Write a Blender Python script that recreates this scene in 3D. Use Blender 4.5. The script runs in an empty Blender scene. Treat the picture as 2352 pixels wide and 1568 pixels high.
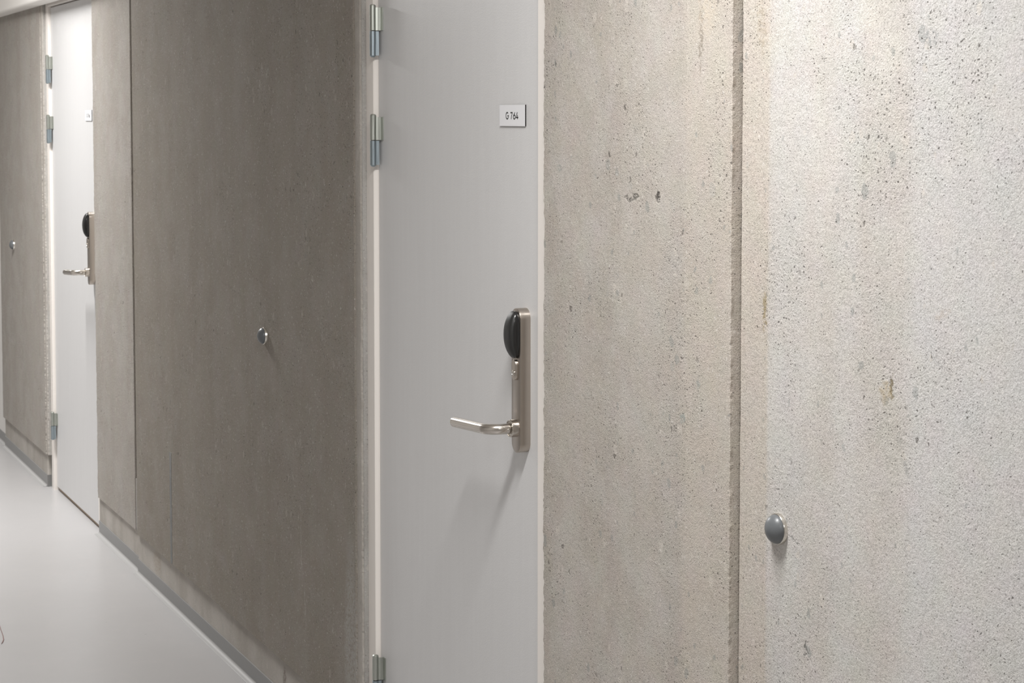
import bpy, bmesh, math, random
from mathutils import Vector, Matrix, Euler
PI = math.pi
random.seed(7)
SC = bpy.context.scene
COL = SC.collection

# ------------------------------------------------------------------ node helpers
class NT:
    def __init__(s, name):
        s.m = bpy.data.materials.new(name); s.m.use_nodes = True
        s.t = s.m.node_tree; s.t.nodes.clear()
        s.out = s.t.nodes.new('ShaderNodeOutputMaterial')
        s.b = s.t.nodes.new('ShaderNodeBsdfPrincipled')
        s.t.links.new(s.b.outputs[0], s.out.inputs[0])
    def put(s, sock, v):
        if isinstance(v, bpy.types.NodeSocket): s.t.links.new(v, sock)
        elif v is not None:
            if sock.type == 'RGBA' and len(v) == 3: v = (*v, 1)
            sock.default_value = v
    def n(s, typ, ins=None, **kw):
        nd = s.t.nodes.new(typ)
        for k, v in kw.items(): setattr(nd, k, v)
        for k, v in (ins or {}).items(): s.put(nd.inputs[k], v)
        return nd
    def math(s, op, a, b=0.0, c=None, clamp=False):
        nd = s.n('ShaderNodeMath', {0: a, 1: b}, operation=op, use_clamp=clamp)
        if c is not None: s.put(nd.inputs[2], c)
        return nd.outputs[0]
    def mix(s, f, a, b, mode='MIX'):
        nd = s.t.nodes.new('ShaderNodeMix'); nd.data_type = 'RGBA'; nd.blend_type = mode
        s.put(nd.inputs['Factor'], f)
        s.put(nd.inputs[6], a); s.put(nd.inputs[7], b)
        return nd.outputs[2]
    def ramp(s, f, lo, hi, a=0.0, b=1.0, smooth=True):
        nd = s.n('ShaderNodeMapRange', {0: f, 1: lo, 2: hi, 3: a, 4: b})
        nd.interpolation_type = 'SMOOTHSTEP' if smooth else 'LINEAR'
        return nd.outputs[0]
    def noise(s, vec, scale, detail=2.0, rough=0.5, dist=0.0):
        return s.n('ShaderNodeTexNoise', {'Vector': vec, 'Scale': scale, 'Detail': detail, 'Roughness': rough, 'Distortion': dist}).outputs['Fac']
    def vor(s, vec, scale, feature='F1'):
        return s.n('ShaderNodeTexVoronoi', {'Vector': vec, 'Scale': scale}, feature=feature)
    def vor2(s, vec, scale):
        nd = s.t.nodes.new('ShaderNodeTexVoronoi'); nd.voronoi_dimensions = '2D'
        s.put(nd.inputs['Vector'], vec); nd.inputs['Scale'].default_value = scale; return nd
    def scaled(s, vec, sc):
        return s.n('ShaderNodeVectorMath', {0: vec, 1: sc}, operation='MULTIPLY').outputs[0]
    def add(s, a, b):
        return s.n('ShaderNodeVectorMath', {0: a, 1: b}, operation='ADD').outputs[0]
    def rgb(s, v): s.put(s.b.inputs['Base Color'], v)
    def set(s, **k):
        for a, v in k.items(): s.put(s.b.inputs[a.replace('_', ' ')], v)
    def bump(s, height, dist=1.0, strength=1.0):
        nd = s.n('ShaderNodeBump', {'Height': height, 'Distance': dist, 'Strength': strength})
        s.put(s.b.inputs['Normal'], nd.outputs[0]); return nd

def paint(name, col, rough=0.35, metal=0.0, grain=0.0, gscale=300, spec=0.5):
    k = NT(name); k.rgb(col); k.set(Roughness=rough, Metallic=metal)
    k.b.inputs['Specular IOR Level'].default_value = spec
    if grain:
        g = k.n('ShaderNodeNewGeometry').outputs['Position']
        k.bump(k.noise(g, gscale, 2), grain)
    return k.m

def concrete(name, base, dark, light, grain=1.0, pits=1.0, contrast=1.0, blobs=(), bands=(), seed=0.0, stones=1.0):
    k = NT(name)
    pos = k.n('ShaderNodeNewGeometry').outputs['Position']
    p = k.add(pos, (seed, seed * 0.3, seed * 1.7))
    # warp for irregular outlines
    w = k.n('ShaderNodeTexNoise', {'Vector': p, 'Scale': 70.0, 'Detail': 2.0}).outputs['Color']
    w = k.scaled(k.add(w, (-.5, -.5, -.5)), (0.010, 0.010, 0.010))
    pw3 = k.add(p, w)
    q = k.n('ShaderNodeSeparateXYZ', {0: pw3})
    pw = k.n('ShaderNodeCombineXYZ', {0: k.math('ADD', q.outputs[0], q.outputs[1]), 1: q.outputs[2]}).outputs[0]   # u along the face, v up
    fine = k.noise(p, 420.0, 3.0, 0.70)
    mid = k.noise(p, 130.0, 3.0, 0.65)
    big = k.noise(p, 9.0, 4.0, 0.6)
    streak = k.noise(k.scaled(p, (7.0, 7.0, 0.55)), 1.0, 3.0, 0.55)
    zone = k.ramp(k.noise(k.scaled(p, (1.0, 1.0, .8)), 5.5, 3.0, 0.6), 0.40, 0.64)   # rougher, more open areas
    # small dark pin holes, many and faint
    v1 = k.vor2(pw, 150.0)
    r1 = k.n('ShaderNodeSeparateColor', {0: v1.outputs['Color']})
    rad1 = k.ramp(r1.outputs[0], 0.40, 1.0, 0.0, 0.30, False)
    rad1 = k.math('MULTIPLY', rad1, k.ramp(zone, 0.0, 1.0, 0.70, 1.15))
    pit1 = k.math('SUBTRACT', 1.0, k.math('DIVIDE', v1.outputs['Distance'], k.math('MAXIMUM', rad1, 1e-4)), clamp=True)
    pit1 = k.math('MULTIPLY', k.ramp(pit1, 0.0, 0.55), k.ramp(r1.outputs[1], 0.0, 1.0, .18, 1.0, False))
    # larger rarer holes, broken outlines
    v2 = k.vor2(k.scaled(k.add(pw, k.scaled(w, (.6, .6, .6))), (1.0, .72, 1.0)), 34.0)
    r2 = k.n('ShaderNodeSeparateColor', {0: v2.outputs['Color']})
    rad2 = k.ramp(r2.outputs[1], 0.74, 1.0, 0.0, 0.15, False)
    rad2 = k.math('MULTIPLY', rad2, k.ramp(zone, 0.0, 1.0, 0.5, 1.3))
    pit2 = k.math('SUBTRACT', 1.0, k.math('DIVIDE', v2.outputs['Distance'], k.math('MAXIMUM', rad2, 1e-4)), clamp=True)
    pit2 = k.math('MULTIPLY', k.ramp(pit2, 0.0, 0.6), k.ramp(r2.outputs[0], 0.0, 1.0, .30, 1.0, False))
    pit2 = k.math('MULTIPLY', pit2, k.ramp(fine, 0.34, 0.52, .35, 1.0))
    pit = k.math('MULTIPLY', k.math('MAXIMUM', pit1, pit2), pits, clamp=True)
    # exposed stones: grey and pale
    v3 = k.vor2(k.scaled(pw, (1.0, 0.7, 1.0)), 48.0)
    r3 = k.n('ShaderNodeSeparateColor', {0: v3.outputs['Color']})
    rad3 = k.ramp(r3.outputs[2], 0.74, 1.0, 0.0, 0.42, False)
    rad3 = k.math('MULTIPLY', rad3, k.ramp(zone, 0.0, 1.0, 0.5, 1.1))
    st = k.ramp(k.math('SUBTRACT', rad3, v3.outputs['Distance']), 0.0, 0.07)
    # pale specks
    v4 = k.vor2(k.scaled(pw, (1.0, 0.8, 1.0)), 150.0)
    r4 = k.n('ShaderNodeSeparateColor', {0: v4.outputs['Color']})
    rad4 = k.ramp(r4.outputs[0], 0.72, 1.0, 0.0, 0.36, False)
    sp = k.math('MULTIPLY', k.ramp(k.math('SUBTRACT', rad4, v4.outputs['Distance']), 0.0, 0.10), k.ramp(r4.outputs[1], 0, 1, .3, 1.0, False))
    c = k.mix(k.ramp(streak, 0.34, 0.66), base, dark)
    c = k.mix(k.math('MULTIPLY', k.ramp(big, 0.42, 0.66), 0.5), c, light)
    for (x0, x1, s0, col, a) in bands:        # vertical casting bands of the formwork
        sx = k.n('ShaderNodeSeparateXYZ', {0: k.add(pos, w)}).outputs[0]
        f = k.math('MULTIPLY', k.ramp(sx, x0 - s0, x0 + s0), k.ramp(sx, x1 - s0, x1 + s0, 1.0, 0.0))
        c = k.mix(k.math('MULTIPLY', f, a), c, col)
    c = k.mix(k.math('MULTIPLY', k.ramp(fine, 0.45, 0.58), 0.32 * contrast), c, k.mix(1.0, c, (.50, .49, .48), 'MULTIPLY'))
    c = k.mix(k.math('MULTIPLY', k.ramp(mid, 0.50, 0.68), 0.22 * contrast), c, k.mix(1.0, c, (.62, .61, .60), 'MULTIPLY'))
    micro = k.noise(p, 900.0, 2.0, 0.6)
    c = k.mix(k.math('MULTIPLY', k.ramp(micro, 0.50, 0.64), 0.26 * contrast), c, k.mix(1.0, c, (.45, .44, .43), 'MULTIPLY'))
    tint = k.n('ShaderNodeTexNoise', {'Vector': p, 'Scale': 17.0, 'Detail': 2.0}).outputs['Color']
    c = k.mix(0.035 * contrast, c, k.mix(1.0, c, k.scaled(tint, (2.0, 2.0, 2.0)), 'MULTIPLY'))
    c = k.mix(k.math('MULTIPLY', st, 0.40 * contrast * stones), c, k.mix(k.ramp(r3.outputs[0], .35, .65), (.25, .27, .265), (.66, .61, .55)))
    c = k.mix(k.math('MULTIPLY', sp, 0.42 * contrast), c, (.78, .75, .71))
    c = k.mix(k.math('MULTIPLY', pit, 0.72), c, (.085, .075, .065))
    h = k.math('MULTIPLY', fine, 0.0013 * grain)
    h = k.math('ADD', h, k.math('MULTIPLY', mid, 0.0011 * grain))
    h = k.math('SUBTRACT', h, k.math('MULTIPLY', pit, 0.0012 * min(1, grain * 1.5)))
    h = k.math('MULTIPLY', h, k.ramp(zone, 0.0, 1.0, .8, 1.15))
    for (bx, bz, rx, rz, rot, col, a, depth) in blobs:    # individual blemishes
        d = k.add(k.add(pos, k.scaled(w, (2.2, 0, 2.2))), (-bx, 0, -bz))
        xyz = k.n('ShaderNodeSeparateXYZ', {0: d})
        cr, sr = math.cos(rot), math.sin(rot)
        u = k.math('ADD', k.math('MULTIPLY', xyz.outputs[0], cr / rx), k.math('MULTIPLY', xyz.outputs[2], sr / rx))
        v = k.math('ADD', k.math('MULTIPLY', xyz.outputs[0], -sr / rz), k.math('MULTIPLY', xyz.outputs[2], cr / rz))
        r = k.math('SQRT', k.math('ADD', k.math('MULTIPLY', u, u), k.math('MULTIPLY', v, v)))
        f = k.ramp(r, 0.55, 1.15, 1.0, 0.0)
        f = k.math('MULTIPLY', f, k.ramp(mid, 0.36, 0.58))
        c = k.mix(k.math('MULTIPLY', f, a), c, col)
        if depth: h = k.math('SUBTRACT', h, k.math('MULTIPLY', f, depth))
    k.rgb(c); k.set(Roughness=0.88); k.b.inputs['Specular IOR Level'].default_value = 0.25
    k.bump(h, 1.0, 1.0)
    return k.m

def brushed(name, col, rough, axis_scale, var=.13):
    k = NT(name)
    p = k.n('ShaderNodeNewGeometry').outputs['Position']
    n1 = k.noise(k.scaled(p, axis_scale), 1.0, 3.0, 0.6)
    k.rgb(k.mix(n1, tuple(c * (1 - var) for c in col), tuple(min(1, c * (1 + var)) for c in col)))
    k.set(Metallic=1.0, Roughness=k.ramp(n1, .3, .7, rough * (1 - 1.5 * var), rough * (1 + 1.8 * var)))
    return k.m

def floor_material():
    k = NT('floor_coating')
    p = k.n('ShaderNodeNewGeometry').outputs['Position']
    a = k.noise(p, 2.2, 4, .55); b = k.noise(p, 14, 4, .6)
    c = k.mix(k.ramp(a, .35, .65), (.410, .403, .404), (.398, .391, .391))
    c = k.mix(k.math('MULTIPLY', k.ramp(b, .5, .75), .10), c, (.53, .475, .468))
    v = k.vor(p, 16.0)
    rr = k.n('ShaderNodeSeparateColor', {0: v.outputs['Color']})
    rad = k.ramp(rr.outputs[0], .85, 1.0, 0.0, .09, False)
    sp = k.ramp(k.math('SUBTRACT', rad, v.outputs['Distance']), 0.0, .03)
    c = k.mix(k.math('MULTIPLY', sp, .45), c, (.22, .21, .20))
    k.rgb(c); k.set(Roughness=.30); k.b.inputs['Specular IOR Level'].default_value = .5
    k.bump(k.noise(p, 9, 2), .0006)
    return k.m

def door_material():
    k = NT('door_paint')
    p = k.n('ShaderNodeNewGeometry').outputs['Position']
    v = k.vor(k.scaled(p, (1, 1, .45)), 13.0)
    rr = k.n('ShaderNodeSeparateColor', {0: v.outputs['Color']})
    rad = k.ramp(rr.outputs[0], .88, 1.0, 0.0, .05, False)
    sp = k.ramp(k.math('SUBTRACT', rad, v.outputs['Distance']), 0.0, .02)
    s = k.noise(k.scaled(p, (60, 60, 3)), 1.0, 3)
    c = k.mix(k.ramp(s, .3, .7), (.672, .668, .668), (.660, .655, .655))
    k.rgb(k.mix(k.math('MULTIPLY', sp, .45), c, (.28, .27, .26)))
    k.set(Roughness=.42); k.b.inputs['Specular IOR Level'].default_value = .4
    k.bump(k.noise(p, 420, 2), .00018)
    return k.m

# ------------------------------------------------------------------ mesh helpers
def obj(name, bm, mat, parent=None, smooth=False, angle=None):
    bmesh.ops.recalc_face_normals(bm, faces=bm.faces)
    me = bpy.data.meshes.new(name); bm.to_mesh(me); bm.free()
    o = bpy.data.objects.new(name, me); COL.objects.link(o)
    if parent: o.parent = parent
    for m in (mat if isinstance(mat, (list, tuple)) else [mat]): me.materials.append(m)
    if smooth:
        for f in me.polygons: f.use_smooth = True
        if angle is not None: me.set_sharp_from_angle(angle=math.radians(angle))
    return o

def empty(name, loc=(0, 0, 0)):
    o = bpy.data.objects.new(name, None); COL.objects.link(o); o.location = loc
    o.empty_display_size = .1
    return o

def tag(o, label=None, cat=None, kind=None, group=None):
    if label: o['label'] = label
    if cat: o['category'] = cat
    if kind: o['kind'] = kind
    if group: o['group'] = group
    return o

def box(bm, x0, x1, y0, y1, z0, z1, bevel=0.0, seg=2):
    r = bmesh.ops.create_cube(bm, size=1.0)
    bmesh.ops.scale(bm, vec=(x1 - x0, y1 - y0, z1 - z0), verts=r['verts'])
    bmesh.ops.translate(bm, vec=((x0 + x1) / 2, (y0 + y1) / 2, (z0 + z1) / 2), verts=r['verts'])
    if bevel:
        es = list({e for v in r['verts'] for e in v.link_edges})
        bmesh.ops.bevel(bm, geom=es, offset=bevel, segments=seg, profile=.5, affect='EDGES')
    return bm

def prism_z(bm, pts, z0, z1):
    """polygon in x,y extruded along z"""
    a = [bm.verts.new((x, y, z0)) for x, y in pts]; b = [bm.verts.new((x, y, z1)) for x, y in pts]
    n = len(pts)
    for i in range(n): bm.faces.new((a[i], a[(i + 1) % n], b[(i + 1) % n], b[i]))
    bm.faces.new(a[::-1]); bm.faces.new(b)
    return bm

def loft(bm, rings, cap0=True, cap1=True):
    R = [[bm.verts.new(p) for p in r] for r in rings]
    n = len(R[0])
    for a, b in zip(R, R[1:]):
        for i in range(n): bm.faces.new((a[i], a[(i + 1) % n], b[(i + 1) % n], b[i]))
    if cap0: bm.faces.new(R[0][::-1])
    if cap1: bm.faces.new(R[-1])
    return bm

def lathe_y(bm, cx, cz, prof, n=48, cap0=True, cap1=True):
    """profile of (radius, y) turned about the y axis through cx, cz"""
    return loft(bm, [[(cx + r * math.cos(2 * PI * i / n), y, cz + r * math.sin(2 * PI * i / n)) for i in range(n)] for r, y in prof], cap0, cap1)

def lathe_z(bm, cx, cy, prof, n=32):
    return loft(bm, [[(cx + r * math.cos(2 * PI * i / n), cy + r * math.sin(2 * PI * i / n), z) for i in range(n)] for r, z in prof])

def stadium(cx, cz, hw, hh, n=16, corner=None):
    """outline in x,z: rectangle with round corners"""
    r = min(hw, hh) if corner is None else corner
    pts = []
    for sx, sz, a0 in ((1, 1, 0), (-1, 1, PI / 2), (-1, -1, PI), (1, -1, 3 * PI / 2)):
        for i in range(n):
            a = a0 + (PI / 2) * i / (n - 1)
            pts.append((cx + sx * (hw - r) + r * math.cos(a), cz + sz * (hh - r) + r * math.sin(a)))
    return pts

def stadium_loft(bm, cx, cz, prof, n=16, corner=None):
    return loft(bm, [[(x, y, z) for x, z in stadium(cx, cz, hw, hh, n, None if corner is None else corner)] for hw, hh, y in prof])

def tube(bm, path, r, n=24):
    P = [Vector(p) for p in path]; rings = []
    T0 = (P[1] - P[0]).normalized()
    N = Vector((0, 0, 1)); N = (N - N.dot(T0) * T0).normalized()
    for i, p in enumerate(P):
        T = (P[min(i + 1, len(P) - 1)] - P[max(i - 1, 0)]).normalized()
        N = (N - N.dot(T) * T).normalized(); B = T.cross(N)
        rr = r[i] if isinstance(r, (list, tuple)) else r
        rings.append([tuple(p + rr * (math.cos(2 * PI * k / n) * N + math.sin(2 * PI * k / n) * B)) for k in range(n)])
    return loft(bm, rings)

class Jag:
    """smooth random offsets, three octaves, deterministic"""
    def __init__(s, seed, amp):
        rnd = random.Random(seed); s.amp = amp
        s.t = [[rnd.uniform(-1, 1) for _ in range(4000)] for _ in range(3)]
    def __call__(s, z):
        o = 0
        for t, (step, a) in zip(s.t, ((.06, .35), (.017, .4), (.006, .45))):
            u = (z + 1) / step; i = int(u); f = u - i; f = f * f * (3 - 2 * f)
            o += a * (t[i % 4000] * (1 - f) + t[(i + 1) % 4000] * f)
        return o * s.amp

def panel(name, x0, x1, z0, z1, face, back, mat, parent, jl=0.0, jr=0.0, jb=0.0, seed=1, step=.0045, arris=.003, arris_r=None):
    """one precast wall panel: flat front at y=face with broken, irregular vertical arrises"""
    bm = bmesh.new(); L = Jag(seed, jl); Rr = Jag(seed + 50, jr)
    L2 = Jag(seed + 100, jl * .8); R2 = Jag(seed + 150, jr * .8)
    n = int((z1 - z0) / step); rows = []
    for i in range(n + 1):
        z = z0 + (z1 - z0) * i / n
        a = x0 + L(z); b = x1 + Rr(z)
        al = min(arris + abs(L2(z)), (x1 - x0) / 4); ar = min((arris_r or arris) + abs(R2(z)), (x1 - x0) / 4)
        q = min(.05, (x1 - x0) / 3)
        pts = [(x0, back), (x0, face + .012), (a, face + arris * .9), (a + al, face), (a + q, face), (b - q, face), (b - ar, face), (b, face + (arris_r or arris) * .9), (x1, face + .007), (x1, back)]
        rows.append([bm.verts.new((x, y, z)) for x, y in pts])
    for r, s in zip(rows, rows[1:]):
        for k in range(9): bm.faces.new((r[k], r[k + 1], s[k + 1], s[k]))
    bm.faces.new(rows[0]); bm.faces.new(rows[-1][::-1])
    return obj(name, bm, mat, parent)

# ------------------------------------------------------------------ materials
M = {}
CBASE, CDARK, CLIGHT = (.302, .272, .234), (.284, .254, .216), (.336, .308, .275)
M['conc_right'] = concrete('concrete_right', (.645, .612, .575), (.615, .58, .54), (.70, .675, .65), seed=3.1, contrast=1.05,
    bands=((-2.49, -2.40, .006, (.62, .56, .495), .8), (-2.23, -2.165, .02, (.67, .66, .645), .35), (-2.05, -1.2, .025, (.685, .672, .662), .75), (-2.385, -2.30, .02, (.66, .645, .625), .5)),
    blobs=((-2.410, 1.322, .006, .036, 0, (.34, .27, .15), .75, 0), (-2.0859, 1.2474, .006, .022, .1, (.20, .16, .09), .9, .001), (-2.10, 1.238, .016, .018, .1, (.46, .36, .22), .5, 0),
           (-2.424, 1.755, .014, .05, .1, (.38, .31, .22), .4, 0), (-2.008, 1.723, .018, .016, .4, (.33, .34, .34), .7, 0),
           (-2.290, .830, .005, .016, 0, (.14, .14, .13), .9, .001), (-1.977, 1.36, .02, .008, .5, (.50, .43, .37), .4, 0),
           (-2.05, 1.14, .008, .014, .2, (.36, .35, .34), .7, .0005), (-2.325, .985, .018, .005, -.3, (.30, .30, .29), .7, .0006)))
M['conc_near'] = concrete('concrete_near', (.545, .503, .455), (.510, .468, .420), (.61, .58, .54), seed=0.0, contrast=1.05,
    bands=((-2.63, -2.47, .02, (.61, .555, .49), .65),),
    blobs=((-2.718, 1.4843, .011, .011, 0, (.10, .09, .08), .95, .003), (-2.81, 1.479, .030, .006, .1, (.18, .17, .15), .85, .002),
           (-2.579, 1.755, .006, .08, 0, (.24, .20, .16), .60, .0006), (-2.56, 1.79, .03, .05, 0, (.64, .56, .46), .5, 0),
           (-3.09, 1.5235, .012, .010, .5, (.29, .31, .29), .75, 0), (-2.58, 1.19, .007, .011, .2, (.37, .37, .35), .8, 0), (-2.63, 1.125, .008, .012, .1, (.34, .36, .34), .85, 0)))
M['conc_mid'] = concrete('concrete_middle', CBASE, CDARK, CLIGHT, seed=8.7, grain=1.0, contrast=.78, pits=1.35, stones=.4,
    blobs=((-4.605, .50, .003, .09, .05, (.52, .50, .47), .55, 0), (-4.575, .33, .003, .07, .1, (.52, .50, .47), .45, 0),
           (-5.25, 1.12, .16, .004, -.12, (.20, .18, .16), .45, 0), (-5.97, .67, .006, .06, 0, (.20, .19, .18), .7, 0),
           (-4.22, .30, .05, .3, 0, (.42, .415, .40), .5, 0)))
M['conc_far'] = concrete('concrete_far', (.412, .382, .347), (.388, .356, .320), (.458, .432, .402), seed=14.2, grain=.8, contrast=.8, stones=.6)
M['smooth_conc'] = concrete('concrete_plinth', (.45, .42, .385), (.39, .36, .325), (.53, .50, .465), seed=21.0, grain=.16, pits=.35, contrast=.35,
    blobs=((-4.78, .09, .012, .04, 0, (.15, .12, .10), .7, 0), (-6.2, .10, .06, .05, 0, (.33, .27, .21), .5, 0)))
M['mortar'] = concrete('mortar', (.42, .405, .385), (.36, .345, .325), (.46, .45, .43), seed=30.0, grain=.4, pits=.5, contrast=.5)
M['joint'] = concrete('joint_filler', (.16, .14, .12), (.10, .09, .08), (.2, .18, .16), seed=5.0, grain=.5, pits=.3, contrast=.4)
M['wet'] = concrete('mortar_bluish', (.245, .246, .240), (.22, .223, .22), (.285, .28, .272), seed=33.0, grain=.25, pits=.2, contrast=.3)
M['door'] = door_material()
M['frame'] = paint('frame_paint', (.86, .812, .765), .38, grain=.0001)
M['white_wall'] = paint('white_wall_paint', (.78, .76, .73), .7, grain=.0004, gscale=120)
M['grey_wall'] = paint('grey_wall_paint', (.46, .45, .44), .8, grain=.0004, gscale=120)
M['ceiling'] = paint('ceiling_paint', (.88, .85, .81), .8, grain=.0003, gscale=150)
M['floor'] = floor_material()
M['base'] = paint('baseboard_vinyl', (.205, .203, .200), .32, grain=.0002, gscale=40)
M['cove'] = paint('cove_vinyl', (.33, .326, .321), .52, grain=.0002, gscale=40)
M['steel'] = brushed('brushed_steel', (.50, .45, .40), .30, (500, 500, 9), .05)
M['steel_face'] = brushed('brushed_steel_face', (.44, .395, .355), .34, (500, 500, 9), .05)
M['steel_lever'] = brushed('brushed_steel_lever', (.60, .56, .51), .24, (14, 300, 300), .035)
M['zinc_green'] = brushed('zinc_greenish', (.47, .49, .45), .40, (600, 600, 20))
M['zinc_blue'] = brushed('zinc_bluish', (.36, .42, .455), .38, (600, 600, 20))
M['black'] = paint('black_plastic', (.012, .012, .012), .22, grain=.00005, gscale=700)
M['black_face'] = paint('black_plastic_matt', (.016, .016, .0155), .46, grain=.0001, gscale=900)
M['sign'] = paint('sign_silver', (.82, .82, .84), .45)
M['sign_core'] = paint('sign_core', (.015, .013, .013), .5)
M['ink'] = paint('ink_black', (.012, .012, .012), .5)
M['rubber'] = paint('grey_rubber', (.125, .133, .140), .36, grain=.0001, gscale=500)
M['ring'] = brushed('ring_steel', (.70, .67, .62), .22, (300, 300, 300))
M['wood'] = paint('threshold_wood', (.40, .29, .20), .5, grain=.0005, gscale=200)
M['thread'] = paint('thread', (.23, .13, .12), .7)

# ------------------------------------------------------------------ room shell
CEIL = 2.45
PTOP = 2.20                                     # top of the panels, hidden behind the ceiling trim
wall = tag(empty('wall_right'), 'exposed concrete corridor wall of precast panels holding the grey doors', 'wall', 'structure')
W0 = .10                                        # back of the wall
# near right panel, set back 16 mm, and its neighbour beside the door
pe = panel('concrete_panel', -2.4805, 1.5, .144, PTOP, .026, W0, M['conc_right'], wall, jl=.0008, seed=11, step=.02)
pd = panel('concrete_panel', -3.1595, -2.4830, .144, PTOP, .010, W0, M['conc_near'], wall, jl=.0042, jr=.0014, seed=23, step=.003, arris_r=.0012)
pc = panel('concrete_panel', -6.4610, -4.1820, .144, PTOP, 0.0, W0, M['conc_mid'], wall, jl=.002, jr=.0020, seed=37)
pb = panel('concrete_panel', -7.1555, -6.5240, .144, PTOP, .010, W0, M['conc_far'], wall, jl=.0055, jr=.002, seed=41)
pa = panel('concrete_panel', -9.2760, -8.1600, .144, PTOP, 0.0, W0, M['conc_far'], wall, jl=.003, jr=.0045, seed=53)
tag(pe, 'bright sandy concrete panel set back at the right'); tag(pd, 'concrete panel between door and step')
tag(pc, 'dark concrete panel left of the near door'); tag(pb, 'narrow concrete panel right of the far door'); tag(pa, 'concrete panel left of the far door')
# edge strips and mortar fill beside the hinge side of the doors
for x, par, s in ((-4.1825, pc, 61), (-8.1600, pa, 71)):
    es = panel('edge_strip', x - .004, x + .036, .146, PTOP, .0035, W0, M['smooth_conc'], par, jr=.003, seed=s)
    bm = bmesh.new(); box(bm, x - .003, x + .0390, .0225, .09, 0, .146); obj('mortar_base', bm, M['mortar'], par)
    mf = panel('mortar_fill', x + .022, x + .0385, .146, PTOP, .0075, W0, M['mortar'], par, jr=.0004, seed=s + 3, arris=.0012)
# cast plinth bands under the panels
def plinth(x0, x1, face, par, s):
    return panel('plinth', x0, x1, 0.0, .146, face, W0, M['smooth_conc'], par, jl=.001, jr=.001, seed=s, step=.012)
plinth(-2.482, 1.5, .034, pe, 81); plinth(-3.153, -2.482, .0165, pd, 82); plinth(-6.475, -4.1825, .008, pc, 83)
plinth(-7.158, -6.475, .0165, pb, 84); plinth(-9.262, -8.165, .008, pa, 85)
# open joint between the two middle panels, filled towards the floor
bm = bmesh.new(); box(bm, -6.527, -6.458, .040, .09, .146, PTOP); obj('joint_backing', bm, M['joint'], pb)
bm = bmesh.new(); box(bm, -6.5242, -6.4605, .0125, .03, .146, .33); obj('joint_filler', bm, M['mortar'], pb)
# bluish slurry line low on the middle panel
bm = bmesh.new(); j = Jag(5, .003); rows = []
for i in range(60):
    z = .146 + (.515 - .146) * i / 59
    rows.append([bm.verts.new((-5.985 + j(z), -.0008, z)), bm.verts.new((-5.962 + j(z + .3), -.0008, z)), bm.verts.new((-5.962 + j(z + .3), .002, z)), bm.verts.new((-5.985 + j(z), .002, z))])
for a, b in zip(rows, rows[1:]):
    for q in range(4): bm.faces.new((a[q], a[(q + 1) % 4], b[(q + 1) % 4], b[q]))
bm.faces.new(rows[0]); bm.faces.new(rows[-1])
obj('slurry_line', bm, M['wet'], pc)

def plane_box(name, x0, x1, y0, y1, z0, z1, mat, label, cat):
    bm = bmesh.new(); box(bm, x0, x1, y0, y1, z0, z1)
    return tag(obj(name, bm, mat), label, cat, 'structure')
XF, XN, YL = -16.0, 2.2, -1.86
bm = bmesh.new()
pr = [(.14, CEIL), (-.06, CEIL), (-.06, 2.104)] + [(-.046 - .014 * math.cos(PI / 2 * i / 6), 2.104 - .014 * math.sin(PI / 2 * i / 6)) for i in range(1, 7)] + [(0.0, 2.090), (.0, 2.19), (.14, 2.19)]
loft(bm, [[(x, y, z) for y, z in pr] for x in (XF, XN)])
tag(obj('trim_1', bm, M['ceiling'], None, True, 30), 'cream painted boxed trim running above the concrete wall at the top left corner', 'trim', 'structure')
plane_box('floor', XF, XN, YL - .1, .14, -.10, 0.0, M['floor'], 'smooth light grey coated corridor floor', 'floor')
plane_box('ceiling', XF, XN, YL - .1, .14, CEIL, CEIL + .1, M['ceiling'], 'pale ceiling above the corridor', 'ceiling')
plane_box('wall_left', XF, XN, YL - .1, YL, 0, CEIL, M['grey_wall'], 'pale wall on the other side of the corridor', 'wall')
plane_box('wall_far', XF - .1, XF, YL - .1, .14, 0, CEIL, M['white_wall'], 'pale wall closing the far end of the corridor', 'wall')
plane_box('wall_near', XN, XN + .1, YL - .1, .14, 0, CEIL, M['white_wall'], 'pale wall closing the near end of the corridor', 'wall')
plane_box('wall_back', XF, -9.2775, .018, .10, 0, CEIL, M['white_wall'], 'white painted wall strip beyond the farthest concrete panel at the left edge', 'wall')

def baseboard(name, x0, x1, face, label, wrap=0.0, x_in=None):
    """coved vinyl skirting: upright strip with a soft foot curving out on the floor"""
    e = tag(empty(name, ((x0 + x1) / 2, face, 0)), label, 'baseboard', 'structure'); ox = (x0 + x1) / 2
    def run(bm, prof):
        n = max(2, int((x1 - x0) / .05)); R = []
        for i in range(n + 1):
            x = x0 + (x1 - x0) * i / n - ox
            R.append([(x, y, z) for y, z in prof])
        loft(bm, R)
        return bm
    bm = run(bmesh.new(), [(.0, .052), (-.0022, .0515), (-.003, .050), (-.003, .009), (.0, .009)])
    if wrap: box(bm, x1 - ox - .002, x1 - ox + .005, -.003, wrap, .0, .052)
    obj('skirting_strip', bm, M['base'], e)
    r = .012; pr = [(.0, .0095), (-.003, .0095)]
    for i in range(7):
        a = PI / 2 * i / 6
        pr.append((-.003 - r * (1 - math.cos(a)), .0015 + .008 * (1 - math.sin(a))))
    pr += [(-.019, .0012), (-.0205, .0003), (.0, .0003)]
    obj('cove_foot', run(bmesh.new(), pr), M['cove'], e)
    return e
baseboard('baseboard_near', -3.151, 1.5, .0163, 'grey coved vinyl baseboard under the concrete right of the near door')
baseboard('baseboard_middle', -6.475, -4.186, .0078, 'grey coved vinyl baseboard under the dark middle concrete panel', .05)
baseboard('baseboard_far', -7.156, -6.476, .0163, 'short grey coved vinyl baseboard just right of the far door')
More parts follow.
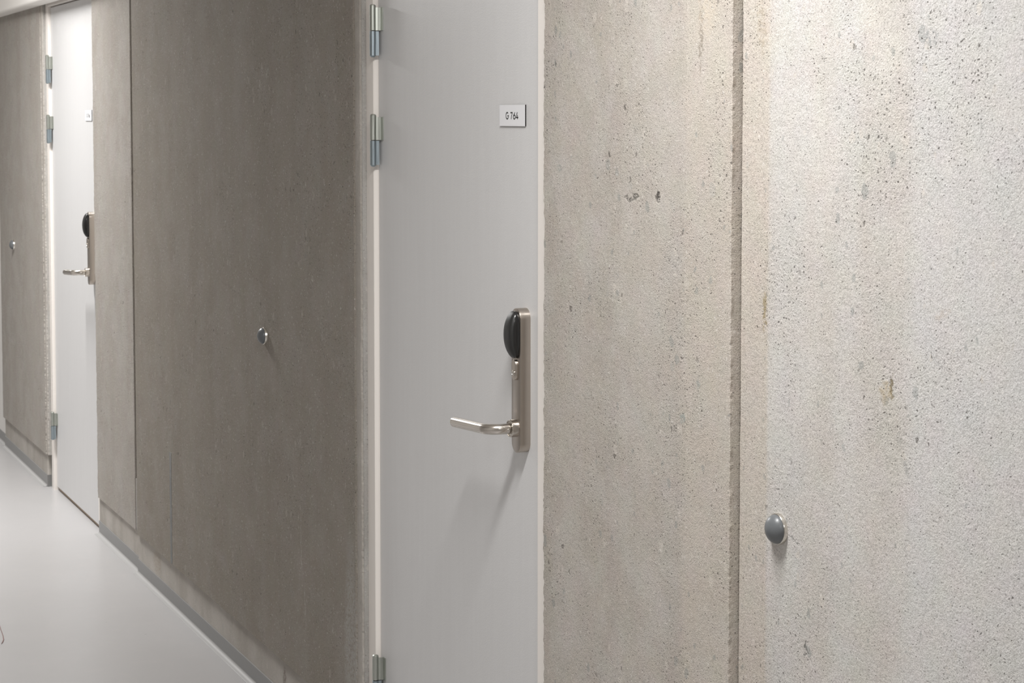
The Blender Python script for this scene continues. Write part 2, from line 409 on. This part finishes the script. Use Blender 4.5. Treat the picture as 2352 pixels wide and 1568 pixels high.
baseboard('baseboard_left', -9.262, -8.168, .0078, 'grey coved vinyl baseboard left of the far door', .05)
baseboard('baseboard_back', -12.0, -9.2785, .0178, 'grey baseboard end beyond the farthest concrete panel at the left edge')

# ------------------------------------------------------------------ doors (built for the near one, coordinates relative to DX)
DX, DY = -3.66, .030
def glyphs():
    """stroke centre lines in a unit box: cap height 1"""
    def arc(cx, cz, rx, rz, a0, a1, n=16):
        return [(cx + rx * math.cos(math.radians(a0 + (a1 - a0) * i / n)), cz + rz * math.sin(math.radians(a0 + (a1 - a0) * i / n))) for i in range(n + 1)]
    G = [arc(.5, .5, .46, .46, 48, 360) + [(.60, .47)]]
    S = [[(.04, .93), (.90, .93), (.34, 0)]]
    X = [[(.74, .98), (.10, .40)] , arc(.5, .31, .42, .28, 0, 360)]
    F = [[(.66, .0), (.66, .62)], [(.98, .25), (.04, .25), (.60, 1.0)]]
    return G, S, X, F
def stroke(bm, pts, w, y, n_dup=0):
    P = [Vector((x, 0, z)) for x, z in pts]
    L, R = [], []
    for i, p in enumerate(P):
        t0 = (P[i] - P[i - 1]).normalized() if i else (P[1] - P[0]).normalized()
        t1 = (P[i + 1] - P[i]).normalized() if i < len(P) - 1 else t0
        t = (t0 + t1).normalized(); nrm = Vector((-t.z, 0, t.x)); k = min(1.8, 1 / max(.3, nrm.dot(Vector((-t0.z, 0, t0.x)))))
        L.append(p + nrm * w / 2 * k); R.append(p - nrm * w / 2 * k)
    f = [(bm.verts.new((a.x, y, a.z)), bm.verts.new((b.x, y, b.z))) for a, b in zip(L, R)]
    for a, b in zip(f, f[1:]): bm.faces.new((a[0], b[0], b[1], a[1]))

def make_door():
    d = empty('door_1', (DX, DY, 0))
    def X(x): return x - DX
    def Y(y): return y - DY
    # frame: two jambs and a head, each a rebated profile
    def jamb(bm, pts, z0, z1): prism_z(bm, [(X(x), Y(y)) for x, y in pts], z0, z1)
    bm = bmesh.new()
    jamb(bm, [(-4.1432, .018), (-4.0975, .018), (-4.0960, .0195), (-4.0960, .045), (-4.075, .045), (-4.075, .09), (-4.1432, .09)], 0, 2.132)
    obj('door_jamb', bm, M['frame'], d)
    bm = bmesh.new()
    jamb(bm, [(-3.2010, .0195), (-3.1995, .018), (-3.150, .018), (-3.150, .09), (-3.222, .09), (-3.222, .045), (-3.2010, .045)], 0, 2.132)
    obj('door_jamb', bm, M['frame'], d)
    bm = bmesh.new()
    loft(bm, [[(X(xx), Y(y), z) for y, z in ((.018, 2.132), (.018, 2.0845), (.0195, 2.083), (.045, 2.083), (.045, 2.060), (.09, 2.060), (.09, 2.132))] for xx in (-4.0965, -3.2005)])
    obj('door_head', bm, M['frame'], d)
    bm = bmesh.new(); box(bm, X(-4.075), X(-3.222), Y(.036), Y(.09), .001, .009, .002, 1); obj('threshold', bm, M['wood'], d)
    bm = bmesh.new(); box(bm, X(-4.0935), X(-3.2035), Y(.030), Y(.074), .0155, 2.078, .0012, 2); leaf = obj('door_leaf', bm, M['door'], d)
    # three hinges
    for zt in (1.876, 1.622, .344):
        h = empty('hinge', (0, 0, 0)); h.parent = d
        hx, hy = X(-4.0785), Y(.0105); r = .0073
        zm = zt - .060; zb = zt - .118
        bm = bmesh.new(); lathe_z(bm, hx, hy, [(r * .55, zm + .0006), (r, zm + .0012), (r, zt - .002), (r * .93, zt - .0015), (r * .93, zt - .0006), (r * .6, zt + .0010), (r * .15, zt + .0014)])
        obj('upper_knuckle', bm, M['zinc_green'], h, True, 40)
        bm = bmesh.new(); lathe_z(bm, hx, hy, [(r * .15, zb - .0035), (r * .55, zb - .003), (r * .80, zb - .0008), (r, zb + .0005), (r, zm - .0008), (r * .6, zm)])
        obj('lower_knuckle', bm, M['zinc_blue'], h, True, 40)
        bm = bmesh.new()
        prism_z(bm, [(hx + .0005, hy + .0045), (hx + .0045, hy + .0052), (hx + .0062, Y(.0205)), (hx + .0070, Y(.0272)), (hx + .0190, Y(.0272)), (hx + .0190, Y(.0299)), (hx + .0040, Y(.0299)), (hx + .0025, Y(.0210))], zm + .001, zt - .006)
        obj('upper_flap', bm, M['zinc_green'], h)
        bm = bmesh.new()
        prism_z(bm, [(hx + .0005, hy + .0045), (hx + .0045, hy + .0052), (hx + .0058, Y(.0235)), (hx - .012, Y(.0235)), (hx - .016, Y(.0179))], zb + .001, zm - .001)
        obj('lower_flap', bm, M['zinc_blue'], h)
    # lock plate
    lx = X(-3.2780)
    bm = bmesh.new(); stadium_loft(bm, lx, 1.103, [(.0205, .142, Y(.0300)), (.0205, .142, Y(.0088)), (.0203, .1418, Y(.0083)), (.0197, .1412, Y(.0080))])
    lock = obj('lock_plate', bm, [M['steel'], M['steel_face']], d, True, 35)
    tag(lock, 'long round-ended brushed steel lock plate')
    for p in lock.data.polygons:
        if p.normal.y < -.9: p.material_index = 1
    # card reader: bulging black pod
    bm = bmesh.new(); rings = []
    def pod(hw, hh, y, bulge):
        out = []
        for i in range(72):
            c, t = math.cos(2 * PI * i / 72), math.sin(2 * PI * i / 72)
            u = math.copysign(abs(c) ** (2 / 3.2), c); v = math.copysign(abs(t) ** (2 / 3.2), t)
            tt = v * hh / .0465
            out.append((lx + u * hw, y - bulge * (1 - tt * tt), 1.1935 + v * hh))
        return out
    loft(bm, [pod(.0183, .0440, Y(.0080), 0), pod(.0190, .0462, Y(.0055), .0010), pod(.0190, .0462, Y(.0030), .0045), pod(.0184, .0454, Y(.0014), .0080), pod(.0168, .0430, Y(.0004), .0108), pod(.0146, .0395, Y(-.0006), .0116), pod(.010, .030, Y(-.0040), .0086), pod(.004, .016, Y(-.0100), .0028)])
    rd = obj('card_reader', bm, [M['black'], M['black_face']], lock, True, 50)
    for p in rd.data.polygons:
        if p.index >= 72 * 3 and p.index != 72 * 7: p.material_index = 1
    bm = bmesh.new(); stadium_loft(bm, lx + .0005, 1.1245, [(.0102, .0200, Y(.0082)), (.0102, .0200, Y(.0034)), (.0096, .0194, Y(.0026)), (.0086, .0184, Y(.0024))])
    obj('cylinder_cover', bm, M['steel'], lock, True, 40)
    bm = bmesh.new(); lathe_y(bm, lx + .0008, 1.1180, [(.0058, Y(.0026)), (.0058, Y(.0012)), (.0048, Y(.0006)), (.0044, Y(.0014)), (.0036, Y(.0014)), (.0020, Y(.0004)), (.0004, Y(.0001))], 28)
    obj('key_cylinder', bm, M['ring'], lock, True, 30)
    bm = bmesh.new(); lathe_y(bm, lx, 1.0095, [(.0172, Y(.0082)), (.0172, Y(-.0052)), (.0166, Y(-.0062)), (.0150, Y(-.0065)), (.0146, Y(-.0050)), (.0120, Y(-.0048))], 48)
    obj('handle_collar', bm, M['steel_lever'], lock, True, 30)
    # lever
    path = []
    z0 = 1.0095; dz = -.060; Yk = -.0480; R = .030
    for yy in (.0, -.006, -.012): path.append((lx, Y(yy), z0))
    y_start = Yk + R
    for i in range(15):
        a = PI / 2 * i / 14
        xx = -R * (1 - math.cos(a)); path.append((lx + xx, Y(y_start - R * math.sin(a)), z0 + dz * -xx))
    for xx in (-.06, -.10, -.14, -.1760): path.append((lx + xx, Y(Yk), z0 + dz * -xx))
    bm = bmesh.new(); tube(bm, path + [(lx - .1765, Y(Yk), z0 + dz * .1765)], [.0104] * 21 + [.0104, .0098], 32)
    obj('lever_handle', bm, M['steel_lever'], lock, True, 40)
    bm = bmesh.new(); lathe_z(bm, 0, 0, [(.0030, 0), (.0030, .0007), (.0022, .0012), (.0006, .0006)], 20)
    bmesh.ops.rotate(bm, verts=bm.verts, cent=(0, 0, 0), matrix=Matrix.Rotation(PI / 2, 3, 'Y'))
    bmesh.ops.translate(bm, verts=bm.verts, vec=(lx + .0098, Y(-.0125), z0 - .0015))
    obj('grub_screw', bm, M['ring'], lock, True, 30)
    # room sign
    bm = bmesh.new(); box(bm, X(-3.3987), X(-3.2780), Y(.0274), Y(.0300), 1.5990, 1.6408)
    sg = obj('room_sign', bm, [M['sign_core'], M['sign']], d)
    for p in sg.data.polygons:
        if p.normal.y < -.9: p.material_index = 1
    tag(sg, 'small silver room number sign with black edge')
    return d, sg

d1, sign1 = make_door()
tag(d1, 'near light grey door with room sign G 764 and black card reader', 'door', 'structure')
def copy_tree(o, parent=None):
    c = o.copy(); COL.objects.link(c)
    if parent: c.parent = parent
    for ch in list(o.children): copy_tree(ch, c)
    return c
d2 = copy_tree(d1); d2.name = 'door_2'; d2.location = (DX - 3.980, DY, 0)
tag(d2, 'far brightly lit white door at the left of the photo', 'door', 'structure')
# lettering on the two signs; the far one is only a faint blur in the photograph
def lettering(sign, which):
    G, S, X, F = glyphs(); bm = bmesh.new(); zb, hh, y = 1.6119, .0150, .02732 - DY
    boxes = ((-3.3690, -3.3542, G), (-3.3474, -3.3356, S), (-3.3340, -3.3219, X), (-3.3205, -3.3084, X)) if which else ((-3.3690, -3.3542, G), (-3.3474, -3.3356, S), (-3.3340, -3.3219, X), (-3.3213, -3.3083, F))
    for x0, x1, gl in boxes:
        for s in gl:
            pts = [(x0 - DX + (.06 + .88 * u) * (x1 - x0), zb + (.04 + .92 * v) * hh) for u, v in s]
            stroke(bm, pts, .0027, y)
    for f in bm.faces:
        f.normal_update()
    o = obj('lettering', bm, M['ink'], sign)
    return o
for o, s in ((d1, sign1), (d2, next(c for c in d2.children if c.name.startswith('room_sign')))):
    lettering(s, 0 if o is d1 else 1)

# ------------------------------------------------------------------ wall-mounted door stops
def door_stop(x, y, z, label):
    e = tag(empty('door_stop', (x, y, z)), label, 'door stop', None, 'round wall door stops')
    bm = bmesh.new(); lathe_y(bm, 0, 0, [(.0238, .0045), (.0238, -.0052), (.0232, -.0062), (.0222, -.0064), (.0210, -.0050)], 64)
    obj('steel_ring', bm, M['ring'], e, True, 35)
    prof = [(.0221, -.0052)]
    R, h = .0221, .0155
    for i in range(1, 15):
        a = PI / 2 * i / 14
        prof.append((max(.0003, R * math.cos(a) ** 1.15), -.0064 - h * math.sin(a) ** 1.08))
    bm = bmesh.new(); lathe_y(bm, 0, 0, prof, 64)
    obj('rubber_dome', bm, M['rubber'], e, True, 40)
    return e
door_stop(-2.3636, .026, .9950, 'large grey domed door stop on the bright right concrete panel')
door_stop(-4.9112, 0.0, 1.0148, 'dark grey domed door stop in the middle of the dark concrete panel')
door_stop(-8.8907, 0.0, 1.0141, 'small grey domed door stop left of the far white door')

# thin strand on the floor at the left edge
bm = bmesh.new(); tube(bm, [(-6.02, -.551, .0012), (-5.96, -.5575, .0012), (-5.90, -.562, .0012), (-5.85, -.566, .0012), (-5.81, -.571, .0012), (-5.782, -.579, .0012), (-5.765, -.585, .0012)], [.0006, .001, .001, .0012, .0016, .0017, .0006], 8)
s = obj('thread', bm, M['thread'], None, True); tag(s, 'thin reddish brown thread on the grey floor at the left edge', 'thread')

# ------------------------------------------------------------------ light
def lamp(name, loc, power, sx, sy, smooth=.4, col=(1, .99, .975)):
    l = bpy.data.lights.new(name, 'AREA'); l.energy = power; l.shape = 'ELLIPSE'; l.size = sx; l.size_y = sy; l.color = col
    l.use_nodes = True; nt = l.node_tree
    em = next(n for n in nt.nodes if n.type == 'EMISSION')
    fo = nt.nodes.new('ShaderNodeLightFalloff'); fo.inputs['Strength'].default_value = 1.0; fo.inputs['Smooth'].default_value = smooth
    nt.links.new(fo.outputs['Quadratic'], em.inputs['Strength'])
    o = bpy.data.objects.new(name, l); COL.objects.link(o); o.location = loc
    return o
lamp('ceiling_lamp_near', (-2.34, -.52, 2.44), 57, .16, .68, 1.2)
lamp('ceiling_lamp_far', (-7.45, -.55, 2.44), 138, .16, .60, 4.2)
lamp('ceiling_lamp_farther', (-12.6, -.50, 2.44), 45, .16, .55, .9)
lamp('fill_light_behind', (.1, -.70, 2.44), 18, .30, .55, .9)  # added fill light by the camera, brightens the right panel; no known fixture
w = bpy.data.worlds.new('world'); SC.world = w; w.use_nodes = True
w.node_tree.nodes['Background'].inputs[0].default_value = (.9, .9, .9, 1); w.node_tree.nodes['Background'].inputs[1].default_value = .3

# ------------------------------------------------------------------ camera
cam = bpy.data.cameras.new('camera'); co = bpy.data.objects.new('camera', cam); COL.objects.link(co)
co.location = (0, -1.5029, 1.62)
yaw, pitch = math.radians(24.6236), math.radians(3.4)
fwd = Vector((-math.cos(yaw) * math.cos(pitch), math.sin(yaw) * math.cos(pitch), -math.sin(pitch)))
co.rotation_euler = fwd.to_track_quat('-Z', 'Y').to_euler()
cam.sensor_width = 36; cam.sensor_fit = 'HORIZONTAL'; cam.lens = 65.372; cam.shift_y = -.11278
cam.dof.use_dof = True; cam.dof.focus_distance = 3.2; cam.dof.aperture_fstop = 25
cam.clip_start = .02
SC.camera = co
SC.cycles.max_bounces = 7
SC.cycles.glossy_bounces = 3
SC.view_settings.view_transform = 'Standard'
SC.view_settings.look = 'None'
SC.view_settings.exposure = 0.0
